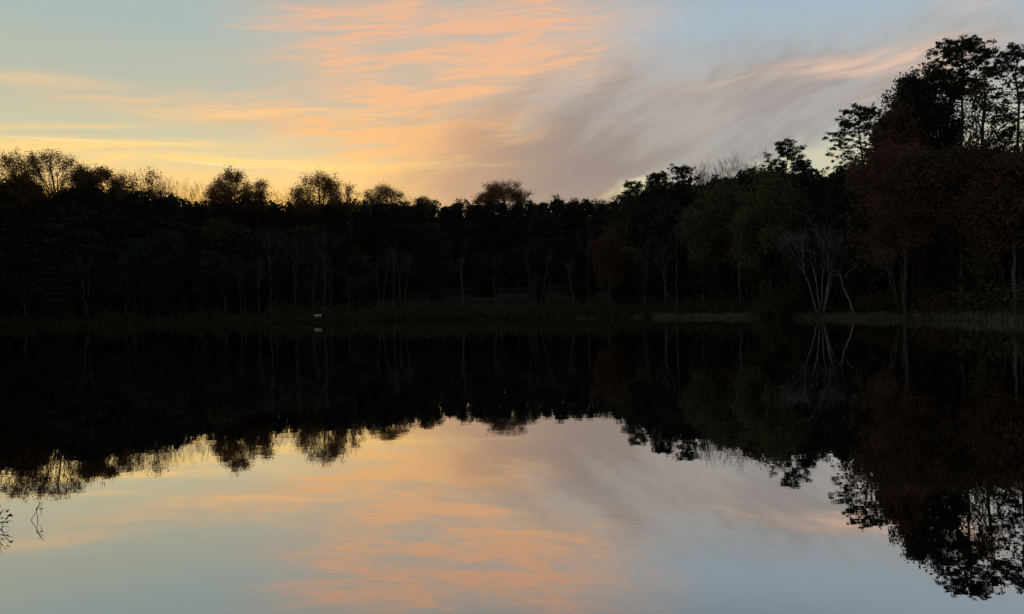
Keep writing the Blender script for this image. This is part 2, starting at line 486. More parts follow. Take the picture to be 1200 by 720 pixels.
def pine(seed, H, W, base=0.5, clumps=120, needles=46, cl=0.42, lean=0.0, top_round=True, bare_low=4, r0=None, card=.19):
    rng = np.random.default_rng(seed)
    T = Tubes(5)
    r0 = r0 or 0.010 * H + 0.03
    n = 12
    z = np.linspace(-0.6, H * 0.975, n)
    tr = np.stack([lean * np.clip(z, 0, None) + rng.normal(0, .012, n) * H * np.linspace(0, .5, n), rng.normal(0, .010, n) * H * np.linspace(0, .5, n), z], 1)
    T.add(tr, np.linspace(r0, r0 * .18, n), 7)
    def trunk_at(zz):
        return np.array([np.interp(zz, z, tr[:, 0]), np.interp(zz, z, tr[:, 1]), zz])
    pts = []; ctr = []
    for i in range(bare_low):            # dead snag branches below the crown
        zz = H * rng.uniform(base * .6, base); a = rng.uniform(0, 6.28); L = rng.uniform(.12, .3) * W
        p0 = trunk_at(zz); T.add(curve(p0, p0 + np.array([math.cos(a) * L, math.sin(a) * L, -.1 * L]), rng, 4), np.linspace(.04, .012, 4), 3)
    nb = max(8, clumps // 4)
    for i in range(nb):
        h = (i + rng.uniform(0, 1)) / nb
        zz = H * (base + (0.985 - base) * h)
        prof = (.62 + .38 * h / .45 if h < .45 else math.sqrt(max(0.0, 1 - ((h - .45) / .58) ** 2))) if top_round else (1 - h) ** 0.75
        prof = max(prof, 0.16) * rng.uniform(.55, 1.1)
        a = i * 2.4 + rng.normal(0, .5)
        L = W / 2 * prof
        p0 = trunk_at(zz - 0.10 * L)
        end = p0 + np.array([math.cos(a) * L, math.sin(a) * L, min(L * rng.uniform(.05, .45) + .2, H * .985 - p0[2])])
        bp = curve(p0, end, rng, 5, -0.12, 0.08)
        rb = max(.022, r0 * .20 * prof)
        T.add(bp, np.linspace(rb, rb * .35, 5), 3)
        for q in range(8):
            t = rng.uniform(.40, 1.0) if q else 1.0
            k = min(int(t * 4), 3); b0 = bp[k] + (bp[k + 1] - bp[k]) * (t * 4 - k)
            e = b0 + rng.normal(0, .11 * W * .6, 3) * np.array([1, 1, .5]) + np.array([0, 0, .12]) if q else b0
            if q: T.add(np.array([b0, e]), np.array([.02, .008]), 3)
            ctr.append(e)
    for e in ctr[:]:
        m = int(needles * .62 * rng.uniform(.4, 1.4)); s = cl * rng.uniform(.5, 1.35)
        d = rng.normal(0, 1, (m, 3)); d /= np.linalg.norm(d, axis=1)[:, None]
        pts.append((e + d * s * rng.uniform(.15, 1.0, (m, 1)) * np.array([rng.uniform(.7, 1.4), rng.uniform(.7, 1.4), rng.uniform(.5, .8)])))
    lv = cards(np.concatenate(pts), card, rng, 0.40, np.array([0, 0, .5]))
    return T.data(), lv


def dense(seed, H, W, base=0.12, n=4200, leaf=0.34, shape='dome'):
    """close-foliaged evergreen or ivy-thick tree"""
    rng = np.random.default_rng(seed)
    T = Tubes(5)
    r0 = 0.011 * H + .04
    T.add(curve((0, 0, -.6), (rng.normal(0, .2), rng.normal(0, .2), H * .93), rng, 8, 0, .012), np.linspace(r0, r0 * .2, 8), 6)
    zb = base * H
    nl = 150
    pts = []
    ph = rng.uniform(0, 6.28, 4)
    for i in range(nl):
        h = (i + rng.uniform(0, 1)) / nl
        if shape == 'cone': pr = (1 - h) ** .7 * .95 + .06
        elif shape == 'dome': pr = math.sqrt(max(0.0, 1 - (max(0, h - .35) / .66) ** 2)) * (0.72 + .28 * min(1, h / .35))
        else: pr = math.sin(math.pi * (0.12 + .86 * h)) ** .55
        a = i * 2.4 + rng.normal(0, .4)
        rr = W / 2 * pr * (1 + .16 * math.sin(2 * a + ph[0] + 5 * h) + .12 * math.sin(5 * a + ph[1]))
        q = rng.uniform(.35, .92)
        ctr = np.array([math.cos(a) * rr * q, math.sin(a) * rr * q, zb + (H - zb) * h * .97 + rng.normal(0, .25)])
        rad = np.array([1, 1, .6]) * max(.35, W * rng.uniform(.07, .17))
        if i % 3 == 0:
            p0 = np.array([0, 0, max(.5, ctr[2] - .25 * rr)])
            T.add(curve(p0, ctr, rng, 4, 0, .06), np.linspace(max(.03, r0 * .22), .015, 4), 3)
        m = n // nl
        d = rng.normal(0, 1, (m, 3)) * .55
        pts.append(ctr + d * rad)
    pts.append(np.stack([rng.normal(0, W * .10, n // 8), rng.normal(0, W * .10, n // 8), rng.uniform(zb, H * .9, n // 8)], 1))
    return T.data(), cards(np.concatenate(pts), leaf, rng, .6)


def bare(seed, H, spread=.42, base=.3, depth=6, lean=0.0, r0=.10, stems=1, bend=0.0, splay=.12, rise=.16, shrink=.76, kids=2.5):
    """leafless tree that forks again and again into fine twigs; returns (trunk and boughs, twigs)"""
    rng = np.random.default_rng(seed)
    T = Tubes(5); tw = Tubes(3)
    ends = []

    def grow(p, d, L, r, k):
        q = p + d * L
        mid = (p + q) / 2 + rng.normal(0, .05 * L, 3)
        (T if k >= depth - 2 else tw).add(np.array([p, mid, q]), np.array([r, r * .86, r * .70]), 5 if k >= depth - 1 else 3)
        ends.append(q[2])
        if k == 0: return
        n = 2 + (rng.uniform() < kids - 2)
        for i in range(n):
            e = d + rng.normal(0, spread, 3) * (1.0 if i else .45)
            e[2] += rise
            e /= np.linalg.norm(e)
            grow(q - d * L * rng.uniform(0, .25) * (i > 0), e, L * shrink * rng.uniform(.75, 1.15), max(.0055, r * (.70 if i == 0 else .52)), k - 1)

    for s in range(stems):
        a = rng.uniform(0, 6.28)
        off = np.array([math.cos(a), math.sin(a), 0]) * (splay * (stems > 1))
        d = np.array([lean, 0, 1.0]) + off * rng.uniform(1.0, 2.2); d /= np.linalg.norm(d)
        z0 = H * base * rng.uniform(.85, 1.1)
        p = np.array([off[0] * .6, off[1] * .6, -.4])
        pts = np.array([p + d * (z0 + .4) * t + np.array([bend * z0 * math.sin(math.pi * t), 0, 0]) + rng.normal(0, .008 * z0, 3) * (0 < t < 1) for t in np.linspace(0, 1, 7)])
        T.add(pts, np.linspace(r0, r0 * .78, 7), 6)
        grow(pts[-1], d, H * .20, r0 * .78, depth)
    k = H / max(ends)
    tv, tf = T.data(); wv, wf = tw.data()
    return (tv * (1, 1, k), tf), (wv * (1, 1, k), wf)


def multistem(seed, H, W, stems=3, lean=0.0, twig=5, r0=.10):
    """bare pale tree forking low into upswept stems"""
    rng = np.random.default_rng(seed)
    T = Tubes(5); tw = Tubes(3)
    fz = H * rng.uniform(.10, .22)
    T.add(curve((0, 0, -.5), (lean * fz, 0, fz), rng, 4, 0, .01), np.linspace(r0 * 1.25, r0, 4), 6)
    for s in range(stems):
        a = s * 6.28 / stems + rng.normal(0, .5)
        sp = W / 2 * rng.uniform(.35, .8)
        hh = H * rng.uniform(.72, 1.0) if s else H
        end = np.array([lean * hh + math.cos(a) * sp, math.sin(a) * sp, hh])
        p = curve((lean * fz, 0, fz), end, rng, 7, .12, .03)
        p[:, 0] += np.linspace(0, 1, 7) ** 2 * 0
        rs = r0 * rng.uniform(.55, .85)
        T.add(p, np.linspace(rs, .012, 7), 5)
        for q in range(twig * 3):
            t = rng.uniform(.22, .98) * 6; k = min(int(t), 5); b0 = p[k] + (p[k + 1] - p[k]) * (t - k)
            aa = rng.uniform(0, 6.28); L = H * rng.uniform(.10, .30) * (1.15 - t / 7)
            e = b0 + np.array([math.cos(aa) * L * .6, math.sin(aa) * L * .6, L * .85])
            bp = curve(b0, e, rng, 4, .1, .07)
            tw.add(bp, np.linspace(max(.014, rs * .30 * (1 - t / 9)), .006, 4), 3)
            for w in range(twig):
                u = rng.uniform(.3, 1.0) * 3; k3 = min(int(u), 2); w0 = bp[k3] + (bp[k3 + 1] - bp[k3]) * (u - k3)
                w1 = w0 + (e - b0) * rng.uniform(.2, .5) + rng.normal(0, .12 * L, 3)
                tw.add(np.array([w0, w1]), np.array([.010, .005]), 3)
    return T.data(), tw.data()


# ------------------------------------------------------------------ the pond outline and the land round it
CX, CY = -4.0, 44.0
ctrl = []          # (azimuth from the camera, distance)
for px, D in ((-420, 105), (-160, 112), (0, 110), (180, 97), (373, 82), (520, 80), (660, 77), (770, 73), (900, 67), (1000, 62), (1100, 57), (1190, 52), (1330, 46), (1600, 41)):
    d = ray(px, 360); ctrl.append((math.atan2(d[0], d[1]), D))
ctrl += [(math.radians(70), 33), (math.radians(84), 22), (math.radians(92), 10)]
ctrl = [(math.radians(-92), 14), (math.radians(-84), 34), (math.radians(-70), 70)] + ctrl
P = [(D * math.sin(a), D * math.cos(a)) for a, D in ctrl]
P += [(6.0, 1.6), (2.0, 1.15), (-3.0, 1.2), (-8.0, 1.0)]
th = np.array([math.atan2(x - CX, y - CY) for x, y in P]); rr = np.array([math.hypot(x - CX, y - CY) for x, y in P])
o_ = np.argsort(th); th, rr = th[o_], rr[o_]
th3 = np.concatenate([th - 2 * math.pi, th, th + 2 * math.pi]); rr3 = np.concatenate([rr, rr, rr])
NA = 1080
TH = np.linspace(-math.pi, math.pi, NA, endpoint=False)
RS = np.interp(TH, th3, rr3)
ker = np.hanning(13); ker /= ker.sum()
RS = np.convolve(np.concatenate([RS[-20:], RS, RS[:20]]), ker, 'same')[20:-20]
_r = np.random.default_rng(5)
wob = sum(_r.normal(0, 1) * np.sin(k * TH + _r.uniform(0, 6.28)) / k ** .8 for k in range(8, 160))
RS = RS + np.where(np.abs(np.abs(TH) - math.pi) < 0.5, 0.02, 0.22) * wob


TH1, RS1 = np.concatenate([TH, [math.pi]]), np.concatenate([RS, [RS[0]]])


def shore_r(x, y):
    return np.interp(np.arctan2(x - CX, y - CY), TH1, RS1)


def height(d, x, y):
    """land height at d metres beyond the waterline"""
    d = np.asarray(d, float)
    out = 0.32 * (1 - np.exp(-np.maximum(d, 0) / .5)) + 0.035 * np.clip(d, 0, 30) + 0.085 * np.clip(d - 30, 0, 130)
    knoll = np.exp(-((x - 38) ** 2 + (y - 46) ** 2) / 90.0) * 1.5 * (1 - np.exp(-np.maximum(d, 0) / 4))
    und = 0.12 * np.sin(x * .31 + 1) * np.sin(y * .27) * np.clip(d / 6, 0, 1)
    return np.where(d < 0, np.maximum(d * .35, -2.0), out + knoll + und)


def ground_z(x, y):
    return float(height(math.hypot(x - CX, y - CY) - float(shore_r(x, y)), x, y))


ds = [-14, -6, -2.5, -1.2, -.6, -.25, 0, .2, .45, .8, 1.4, 2.2, 3.5, 5.5, 8, 12, 17, 24, 33, 45, 60, 80, 110, 160, 260, 600, 1600, 4500]
vs_, fs_ = [], []
for d in ds:
    r_ = np.maximum(RS + d, 0.5) if d > -14 else RS * 0.4
    x = CX + np.sin(TH) * r_; y = CY + np.cos(TH) * r_
    z = height(np.full(NA, d if d > -14 else -6.0), x, y)
    if d > 0: z = z + _r.normal(0, .02 * min(d, 3), NA)
    vs_.append(np.stack([x, y, z], 1))
vs_ = np.concatenate(vs_)
i = np.arange(len(ds) - 1)[:, None] * NA; j = np.arange(NA)[None, :]; jn = (j + 1) % NA
fs_ = np.stack([i + j, i + NA + j, i + NA + jn, i + jn], -1).reshape(-1, 4)
link('ground', mesh_from('ground', vs_, fs_, ground_mat(), True), kind='structure', label='dark leaf-strewn banks and wooded slope round the pond')
# pond bed closing the middle + water sheet
xw = CX + np.sin(TH) * (RS + .7); yw = CY + np.cos(TH) * (RS + .7)
wv = [np.array([[CX, CY, 0.0]])]; fr = [.25, .5, .75, 1.0]
for f_ in fr: wv.append(np.stack([CX + (xw - CX) * f_, CY + (yw - CY) * f_, np.zeros(NA)], 1))
wv = np.concatenate(wv)
tri = np.stack([np.zeros(NA, int), 1 + (np.arange(NA) + 1) % NA, 1 + np.arange(NA)], 1)
wq = []
for k in range(len(fr) - 1):
    a = 1 + k * NA + np.arange(NA); b = 1 + k * NA + (np.arange(NA) + 1) % NA
    wq.append(np.stack([a, b, b + NA], 1)); wq.append(np.stack([a, b + NA, a + NA], 1))
link('water', mesh_from('water', wv, np.concatenate([tri] + wq), water_mat(), True), kind='structure', label='still pond mirroring the evening sky and dark wood')

# ------------------------------------------------------------------ placing trees
def spot(px, D):
    """point on the land in the direction of column px, D metres away"""
    d = ray(px, 360 - .02 * (px - 600) - 6); h = math.hypot(d[0], d[1])
    x, y = d[0] / h * D, d[1] / h * D
    return x, y, ground_z(x, y)


def top_h(px, py, D):
    """height of a tree standing D metres away whose top shows at (px, py)"""
    d = ray(px, py); h = math.hypot(d[0], d[1])
    return EYE[2] + d[2] / h * D - spot(px, D)[2]


MESH = {}


def meshes(key, fn, *a, **k):
    if key not in MESH:
        (bv, bf), lv = fn(*a, **k)
        MESH[key] = (mesh_from(key + '_trunk', bv, bf, M['bark'], True), mesh_from(key + '_crown', lv[0], lv[1], M['dark']) if lv is not None else None)
    return MESH[key]


PR = random.Random(11)


def put_tree(name, data, px, D, scale, leafm, barkm, label, category='tree', group=None, rz=None, widen=1.0, crown_name='crown'):
    x, y, z = spot(px, D)
    e = link(name, None, label=label, category=category)
    if group: e['group'] = group
    e.location = (x, y, z - .05); e.rotation_euler = (0, 0, PR.uniform(0, 6.28) if rz is None else rz)
    e.scale = (scale * widen, scale * widen, scale); e.empty_display_size = .3
    t = link('trunk', data[0], e, M[barkm])
    if data[1] is not None: link(crown_name, data[1], e, M[leafm])
    return e


PXM = lambda px, D: px * D / F_PX      # a width in photograph pixels at D metres


def special(kind, name, label, px, py, D, wpx, leafm, barkm='bark', seed=0, group=None, rz=0.0, **k):
    H = top_h(px, py, D); W = PXM(wpx, D)
    data = meshes('%s_%d_%d' % (name, px, py), kind, seed or int(px * 7 + py), H, W, **k)
    return put_tree(name, data, px, D, 1.0, leafm, barkm, label, group=group, rz=rz)


# --- trees one can pick out against the sky, from the west round to the pines
thin = dict(limbs=15, subs=7, twigs=5, leaves=17, leaf=0.18, lumps=.13, spread=.30)
special(deciduous, 'autumn_tree', 'thin-leaved round tree at the extreme left edge of the skyline', 22, 178, 114, 60, 'amber', base=0.61, **thin)
special(deciduous, 'autumn_tree', 'tallest see-through round-crowned tree in the glow at far left', 64, 175, 112, 66, 'amber', base=0.66, limbs=18, subs=7, twigs=5, leaves=17, leaf=0.16, lumps=.13, spread=.30)
special(deciduous, 'autumn_tree', 'small ragged tree just right of the tallest far-left crown', 99, 193, 114, 30, 'amber', base=0.71, **thin)
special(deciduous, 'autumn_tree', 'dark broad leafy tree beside the see-through crown at far left', 124, 196, 113, 44, 'amber', base=0.71, limbs=15, subs=6, twigs=5, leaves=26, leaf=0.20, lumps=.13, spread=.30)
special(deciduous, 'bushy_tree', 'compact round dark tree standing alone above the glowing gap', 274, 198, 110, 48, 'amber', base=0.66, limbs=18, subs=7, twigs=5, leaves=24, leaf=0.18, lumps=.13, spread=.30)
special(deciduous, 'bushy_tree', 'low leafy tree against the right flank of the compact round tree', 304, 211, 112, 34, 'amber', base=0.71, **thin)
special(deciduous, 'bushy_tree', 'wide peaked leafy tree in the middle of the western skyline', 374, 202, 110, 62, 'amber', base=0.66, limbs=20, subs=7, twigs=5, leaves=24, leaf=0.18, lumps=.13, spread=.32)
special(deciduous, 'bushy_tree', 'thin tuft of a tree leaning off the wide peaked tree', 412, 215, 112, 26, 'amber', base=0.74, limbs=9, subs=5, twigs=5, leaves=10, leaf=0.16, spread=.25)
special(deciduous, 'autumn_tree', 'fan-shaped see-through tree low in the orange glow', 455, 218, 150, 62, 'amber', base=0.71, limbs=18, subs=8, twigs=5, leaves=15, leaf=0.21, lumps=.13, spread=.35)
special(deciduous, 'autumn_tree', 'small thin-leaved tree right of the fan-shaped tree', 498, 230, 150, 24, 'amber', base=0.74, **thin)
special(deciduous, 'autumn_tree', 'distant umbrella-crowned tree rising over the middle of the wood', 591, 216, 222, 70, 'amber', base=0.66, limbs=24, subs=9, twigs=5, leaves=20, leaf=0.31, spread=.45, upright=.5)
special(pine, 'pine_tree', 'twiggy-topped dark tree where the skyline starts to climb', 744, 213, 100, 44, 'pine', base=.45, clumps=240, needles=73, cl=.36)
special(pine, 'pine_tree', 'broad dark round-headed pine first in the climbing skyline', 773, 203, 98, 54, 'pine', base=.3, clumps=420, needles=86, cl=.40)
special(pine, 'pine_tree', 'round lace-topped pine next to the bare twigs', 803, 194, 98, 46, 'pine', base=.42, clumps=300, needles=73, cl=.34)
special(pine, 'pine_tree', 'lone ragged pine standing clear above the wood in mid right', 924, 164, 78, 54, 'pine', base=.45, clumps=260, cl=.29, needles=86, card=.155)
special(pine, 'pine_tree', 'lower ragged pine under the right side of the lone pine', 943, 188, 79, 36, 'pine', base=.5, clumps=200, needles=69, cl=.30)
special(pine, 'pine_tree', 'sparse pine leaning out left of the great dark oak', 1015, 124, 66, 70, 'pine', base=.52, clumps=310, cl=.24, needles=78, card=.155, lean=-.01, bare_low=8)
special(deciduous, 'oak_tree', 'great dark dense tree with a domed left shoulder', 1083, 77, 64, 92, 'dark', base=.52, limbs=30, subs=9, twigs=7, leaves=18, leaf=.21, spread=.20, lumps=.12)
special(deciduous, 'oak_tree', 'brown-leaved tree filling the shoulder beside the leaning pine', 1056, 122, 62, 66, 'rust', base=.42, limbs=20, subs=7, twigs=5, leaves=22, leaf=.20, spread=.20, lumps=.14)
special(pine, 'pine_tree', 'tallest pine with a tufted head on a long straight trunk', 1130, 46, 62, 66, 'pine', base=.78, clumps=250, needles=86, cl=.25, card=.155, bare_low=14)
special(pine, 'pine_tree', 'tall tufted pine cut off by the right edge of the picture', 1196, 53, 60, 74, 'pine', base=.58, clumps=230, needles=78, cl=.25, card=.155, bare_low=10)
special(deciduous, 'slender_tree', 'slender thin-leaved tree between the two tallest pines', 1156, 84, 60, 34, 'brown', base=.55, limbs=12, subs=6, twigs=5, leaves=3, leaf=.22, spread=.25, upright=.7, fork=.8)
special(deciduous, 'oak_tree', 'russet oak under the great dark tree', 1062, 166, 58, 110, 'rust', base=.28, limbs=22, subs=8, twigs=5, leaves=21, leaf=.20, spread=.30)
special(deciduous, 'oak_tree', 'brown-leaved oak under the tallest pine', 1128, 170, 57, 100, 'brown', base=.26, limbs=22, subs=8, twigs=5, leaves=21, leaf=.20, spread=.30)
special(deciduous, 'oak_tree', 'russet oak at the right edge below the tufted pine', 1200, 178, 55, 110, 'rust', base=.28, limbs=22, subs=8, twigs=5, leaves=21, leaf=.20, spread=.30)
special(deciduous, 'oak_tree', 'thin dark tree seen through gaps under the two tall pines', 1182, 142, 61, 60, 'brown', base=.45, limbs=12, subs=5, twigs=5, leaves=3, leaf=.20, spread=.3)
special(deciduous, 'oak_tree', 'open-crowned tree whose gaps show sky under the great dark tree', 1085, 138, 63, 90, 'dark', base=.55, limbs=14, subs=6, twigs=5, leaves=8, leaf=.20, spread=.3)
special(deciduous, 'autumn_tree', 'olive tree with yellowing leaves under the lone ragged pine', 905, 205, 72, 80, 'olive', base=.25, limbs=20, subs=8, twigs=5, leaves=20, leaf=.22, spread=.34)
special(deciduous, 'autumn_tree', 'olive tree with yellowing leaves under the bare twigs', 845, 212, 78, 80, 'olive', base=.25, limbs=20, subs=8, twigs=5, leaves=20, leaf=.23, spread=.34)
special(deciduous, 'autumn_tree', 'small orange-leaved tree glowing faintly near the shore', 714, 270, 80, 40, 'orange', base=.22, limbs=14, subs=6, twigs=5, leaves=7, leaf=.28, spread=.3)

# bare crowns against the sky
BG = 'bare trees along the skyline'
west = [(148, 200), (158, 196), (170, 199), (180, 197), (189, 202), (199, 205), (208, 203), (218, 208), (230, 210), (240, 208), (247, 216), (326, 212), (334, 216)]
def bare_at(label, px, py, D, barkm, seed, group=None, rz=0.0, widen=1.0, H0=None, name='bare_tree', twigm=None, **k):
    H = top_h(px, py, D)
    data = meshes('bare_%d' % seed, bare, seed, H0 or H, **k)
    return put_tree(name, data, px, D, H / (H0 or H), twigm or barkm, barkm, label, group=group, rz=rz, widen=widen)


for n_, (px, py) in enumerate(west):
    if px < 190:
        special(deciduous, 'bare_tree', 'sparse brown-leaved tree between the far-left crowns and the bare thicket', px, py, 112 + (n_ % 3) * 2, 24, 'amber', 'bark', group='sparse trees by the bare thicket',
                base=.6, limbs=9, subs=5, twigs=5, leaves=5, leaf=.20, spread=.3, upright=.8, r0=.13)
    bare_at('bare upright tree in the glowing thicket between the leafy western crowns' if px < 300 else 'bare upright tree left of the wide peaked western tree',
            px + 3, py + 1, 113 + (n_ % 3) * 2, 'bark', 500 + n_ % 5, BG if px < 300 else 'bare twigs by the peaked tree', rz=n_ * 1.7, H0=21, widen=.8, base=.5, depth=7, spread=.30, rise=.26, r0=.10)
east = [(817, 190), (829, 181), (838, 184), (848, 186), (857, 180), (866, 184), (876, 169), (885, 172), (752, 208), (735, 218)]
for n_, (px, py) in enumerate(east):
    bare_at('bare upright tree against the pale sky left of the lone pine' if px > 800 else 'bare twiggy treetop at the foot of the climbing skyline',
            px, py, 92 + (n_ % 3) * 2, 'bark', 500 + n_ % 5, 'bare trees left of the lone pine' if px > 800 else 'bare treetops at the foot of the climb', rz=n_ * 2.1, H0=21, widen=.85, base=.5, depth=7, spread=.30, rise=.26, r0=.10)

# --- the dark body of the wood
SX = [-400, -150, 0, 20, 36, 60, 85, 120, 150, 195, 215, 240, 285, 330, 400, 440, 480, 512, 526, 540, 560, 600, 640, 700, 728, 742, 775, 800, 822, 850, 880, 905, 950, 965, 990, 1010, 1030, 1060, 1120, 1200, 1400, 1700]
SY = [200, 206, 208, 207, 203, 230, 215, 219, 219, 224, 231, 233, 228, 236, 233, 232, 236, 231, 238, 232, 234, 234, 232, 231, 233, 222, 214, 210, 212, 204, 195, 196, 198, 200, 197, 196, 180, 174, 172, 172, 165, 160]
DXk = [-400, 0, 200, 400, 470, 540, 700, 745, 820, 900, 980, 1060, 1200, 1700]
DD = [112, 112, 109, 110, 138, 155, 152, 106, 94, 78, 68, 62, 58, 52]
KINDS = [('evergreen', dense, dict(H=18, W=6.2, base=.10, n=12000, shape='dome')), ('evergreen', dense, dict(H=18, W=5.4, base=.08, n=11000, shape='cone')),
         ('evergreen', dense, dict(H=18, W=6.8, base=.14, n=12000, shape='oval')), ('evergreen', dense, dict(H=18, W=6.0, base=.12, n=12000, shape='dome')),
         ('woodland', deciduous, dict(H=18, W=7.5, base=.22, limbs=22, subs=7, twigs=4, leaves=9, leaf=.40, spread=.4)),
         ('woodland', deciduous, dict(H=18, W=7.0, base=.28, limbs=20, subs=7, twigs=4, leaves=9, leaf=.40, spread=.4))]
LAND = [(-400, 'beyond the left edge of the picture'), (-12, 'under the extreme left round tree'), (52, 'under the tallest far-left crown'), (108, 'under the dark broad far-left tree'), (145, 'under the bare glowing thicket'),
        (250, 'under the compact round tree'), (318, 'under the wide peaked tree'), (425, 'under the fan-shaped tree'), (515, 'left of the umbrella-crowned tree'), (588, 'right of the umbrella-crowned tree'),
        (665, 'above the small orange tree'), (735, 'at the foot of the climbing skyline'), (790, 'under the lace-topped pine'), (820, 'under the bare twigs by the lone pine'), (898, 'under the lone ragged pine'),
        (958, 'left of the sparse leaning pine'), (1005, 'under the sparse leaning pine'), (1040, 'under the great dark oak'), (1105, 'under the tallest pine'), (1160, 'under the pine at the right edge'), (1212, 'beyond the right edge of the picture')]
ORD = ['first', 'second', 'third', 'fourth', 'fifth', 'sixth', 'seventh', 'eighth', 'ninth', 'tenth', 'eleventh', 'twelfth']
SEEN = {}


def zone(px): return [z[1] for z in LAND if z[0] <= px][-1]


def filler(k, px, D, py, wpx=None, mat=None, crest=False):
    nm, fn, kw = KINDS[k]
    data = meshes('%s_%d' % (nm, k), fn, 100 + k, **kw)
    H = top_h(px, py, D)
    if H < 4: return
    s = H / 18.0
    wid = 1.0
    if wpx: wid = PXM(wpx, D) / (kw['W'] * s)
    wid = min(1.9, max(.55, wid))
    if mat is None: mat = 'dark' if nm == 'evergreen' else PR.choice(['brush', 'dark', 'dark'] if px < 690 else ['brown', 'olive', 'dark'] if px < 960 else ['brown', 'rust', 'dark', 'olive'])
    what = 'dark evergreen' if nm == 'evergreen' else 'dim leafy tree'
    z = zone(px)
    if crest:
        k_ = SEEN[z] = SEEN.get(z, -1) + 1
        lab, grp = '%s from the left of the black treetops %s' % (ORD[k_], z), 'black treetops along the skyline'
    else:
        lab = '%s deep in the unlit wood %s' % (what, z); grp = lab
    put_tree(nm + '_tree', data, px, D, s, mat, 'bark', lab, group=grp, widen=wid)


sky_y = lambda px: float(np.interp(px, SX, SY))
sky_d = lambda px: float(np.interp(px, DXk, DD))
sh_d = lambda px: float(np.interp(px, [-420, -160, 0, 180, 373, 520, 660, 770, 900, 1000, 1100, 1190, 1330, 1600], [105, 112, 110, 97, 82, 80, 77, 73, 67, 62, 57, 52, 46, 41]))
px = -170.0
while px < 1380:                                   # the row that draws the skyline
    filler(PR.choice([0, 0, 2, 3]), px, sky_d(px) + PR.uniform(0, 4), sky_y(px) + PR.uniform(-1, 5), PR.uniform(30, 42), crest=True)
    px += PR.uniform(13, 19)
px = -180.0
while px < 1390:                                   # behind it, a little lower
    filler(PR.choice([0, 1, 2, 3, 4]), px, sky_d(px) + PR.uniform(7, 13), sky_y(px) + PR.uniform(6, 16), PR.uniform(40, 54))
    px += PR.uniform(30, 40)
for lo, hi, step, dep in ((14, 40, 42, 0.75), (30, 75, 46, 0.45), (55, 115, 52, .16)):
    px = -160.0
    while px < 1370:                               # nearer and lower rows towards the water
        s_, e_ = sh_d(px), sky_d(px)
        D = s_ + 3 + (e_ - s_ - 3) * dep + PR.uniform(-1, 2)
        if e_ - s_ < 7: D = s_ + 2 + 4 * dep + PR.uniform(-.5, 1)
        filler(PR.choice([0, 1, 2, 3, 4, 5, 4]), px, max(D, s_ + 2.2), sky_y(px) + PR.uniform(lo, hi), PR.uniform(50, 75))
        px += PR.uniform(step * .8, step * 1.25)

# --- the depth of the wood behind the trees that can be told apart
rng = np.random.default_rng(41)
bc = []
while len(bc) < 42000:
    px = rng.uniform(-190, 1390); D = sky_d(px) + rng.uniform(9, 20)
    x, y, z = spot(px, D); zt = z + top_h(px, sky_y(px) + 11 + 5 * math.sin(px * .21) + 3 * math.sin(px * .53), D)
    bc.append((x, y, rng.uniform(z, max(z + 1, zt - .5))))
v_, f_ = cards(np.array(bc), 1.15, rng, .6)
tc_ = []
while len(tc_) < 34000:                            # leafy top of the wood, close behind the crest
    px = rng.uniform(-190, 1390); D = sky_d(px) + rng.uniform(3, 9)
    x, y, z = spot(px, D); zt = z + top_h(px, sky_y(px) + 5 + 3 * math.sin(px * .17) + 2 * math.sin(px * .41), D)
    tc_.append((x, y, zt - abs(rng.normal(0, 2.0))))
v2_, f2_ = cards(np.array(tc_), .42, rng, .6)
f_ = np.concatenate([f_, f2_ + len(v_)]); v_ = np.concatenate([v_, v2_])
link('woods', mesh_from('woods', v_, f_, M['dark']), kind='stuff', category='woods', label='black depth of the wood behind the nearer trees')

# --- pale bare trees at the water's edge
bare_at('pale bare tree forking into a fan of white stems at the bank', 962, 240, 64.5, 'pale', 301, base=.22, stems=6, depth=6, spread=.30, rise=.10, r0=.055, lean=-.06, splay=.16, kids=2.4, shrink=.80)
bare_at('thin pale bare trunk leaning left out over the waterline', 1001, 288, 62.4, 'pale', 302, base=.42, depth=6, spread=.40, lean=-.24, r0=.065, bend=.05, rise=.1, kids=2.3, twigm='grey')
bare_at('slight upright bare sapling right of the leaning pale trunk', 1019, 318, 62.5, 'grey', 303, base=.35, depth=5, spread=.32, r0=.04)
bare_at('grey bare tree with twin stems and a wide twiggy head', 1057, 280, 60.5, 'grey', 304, base=.35, stems=2, depth=6, spread=.48, r0=.06)
bare_at('single grey bare stem bowing left in front of the russet oaks', 1131, 285, 58, 'grey', 305, base=.55, depth=4, spread=.3, lean=-.12, bend=.08, r0=.055)
bare_at('thin grey saplings beside the tall pale trunk at far right', 1172, 270, 56, 'grey', 306, base=.4, stems=3, depth=5, spread=.3, lean=-.14, r0=.045)
bare_at('tall straight pale trunk near the right edge of the picture', 1189, 226, 54, 'grey', 307, base=.72, depth=4, spread=.3, r0=.13)
bare_at('pair of pale slim trunks on the bank below the climbing skyline', 781, 285, 76, 'grey', 308, base=.5, stems=2, depth=5, spread=.28, r0=.065)
bare_at('slim pale trunk bending at its foot by the orange tree', 671, 300, 78.5, 'grey', 309, base=.5, depth=5, spread=.3, lean=-.05, bend=.06, r0=.055)
bare_at('tall thin pale trunk under the olive trees', 867, 262, 71, 'grey', 310, base=.6, depth=5, spread=.3, r0=.06)
bare_at('grey bare tree with a wide crown in the western wood', 101, 285, 107, 'grey', 311, base=.25, stems=3, depth=6, spread=.45, r0=.09)
GS = 'thin pale trunks along the dark shore'
rs_ = random.Random(4)
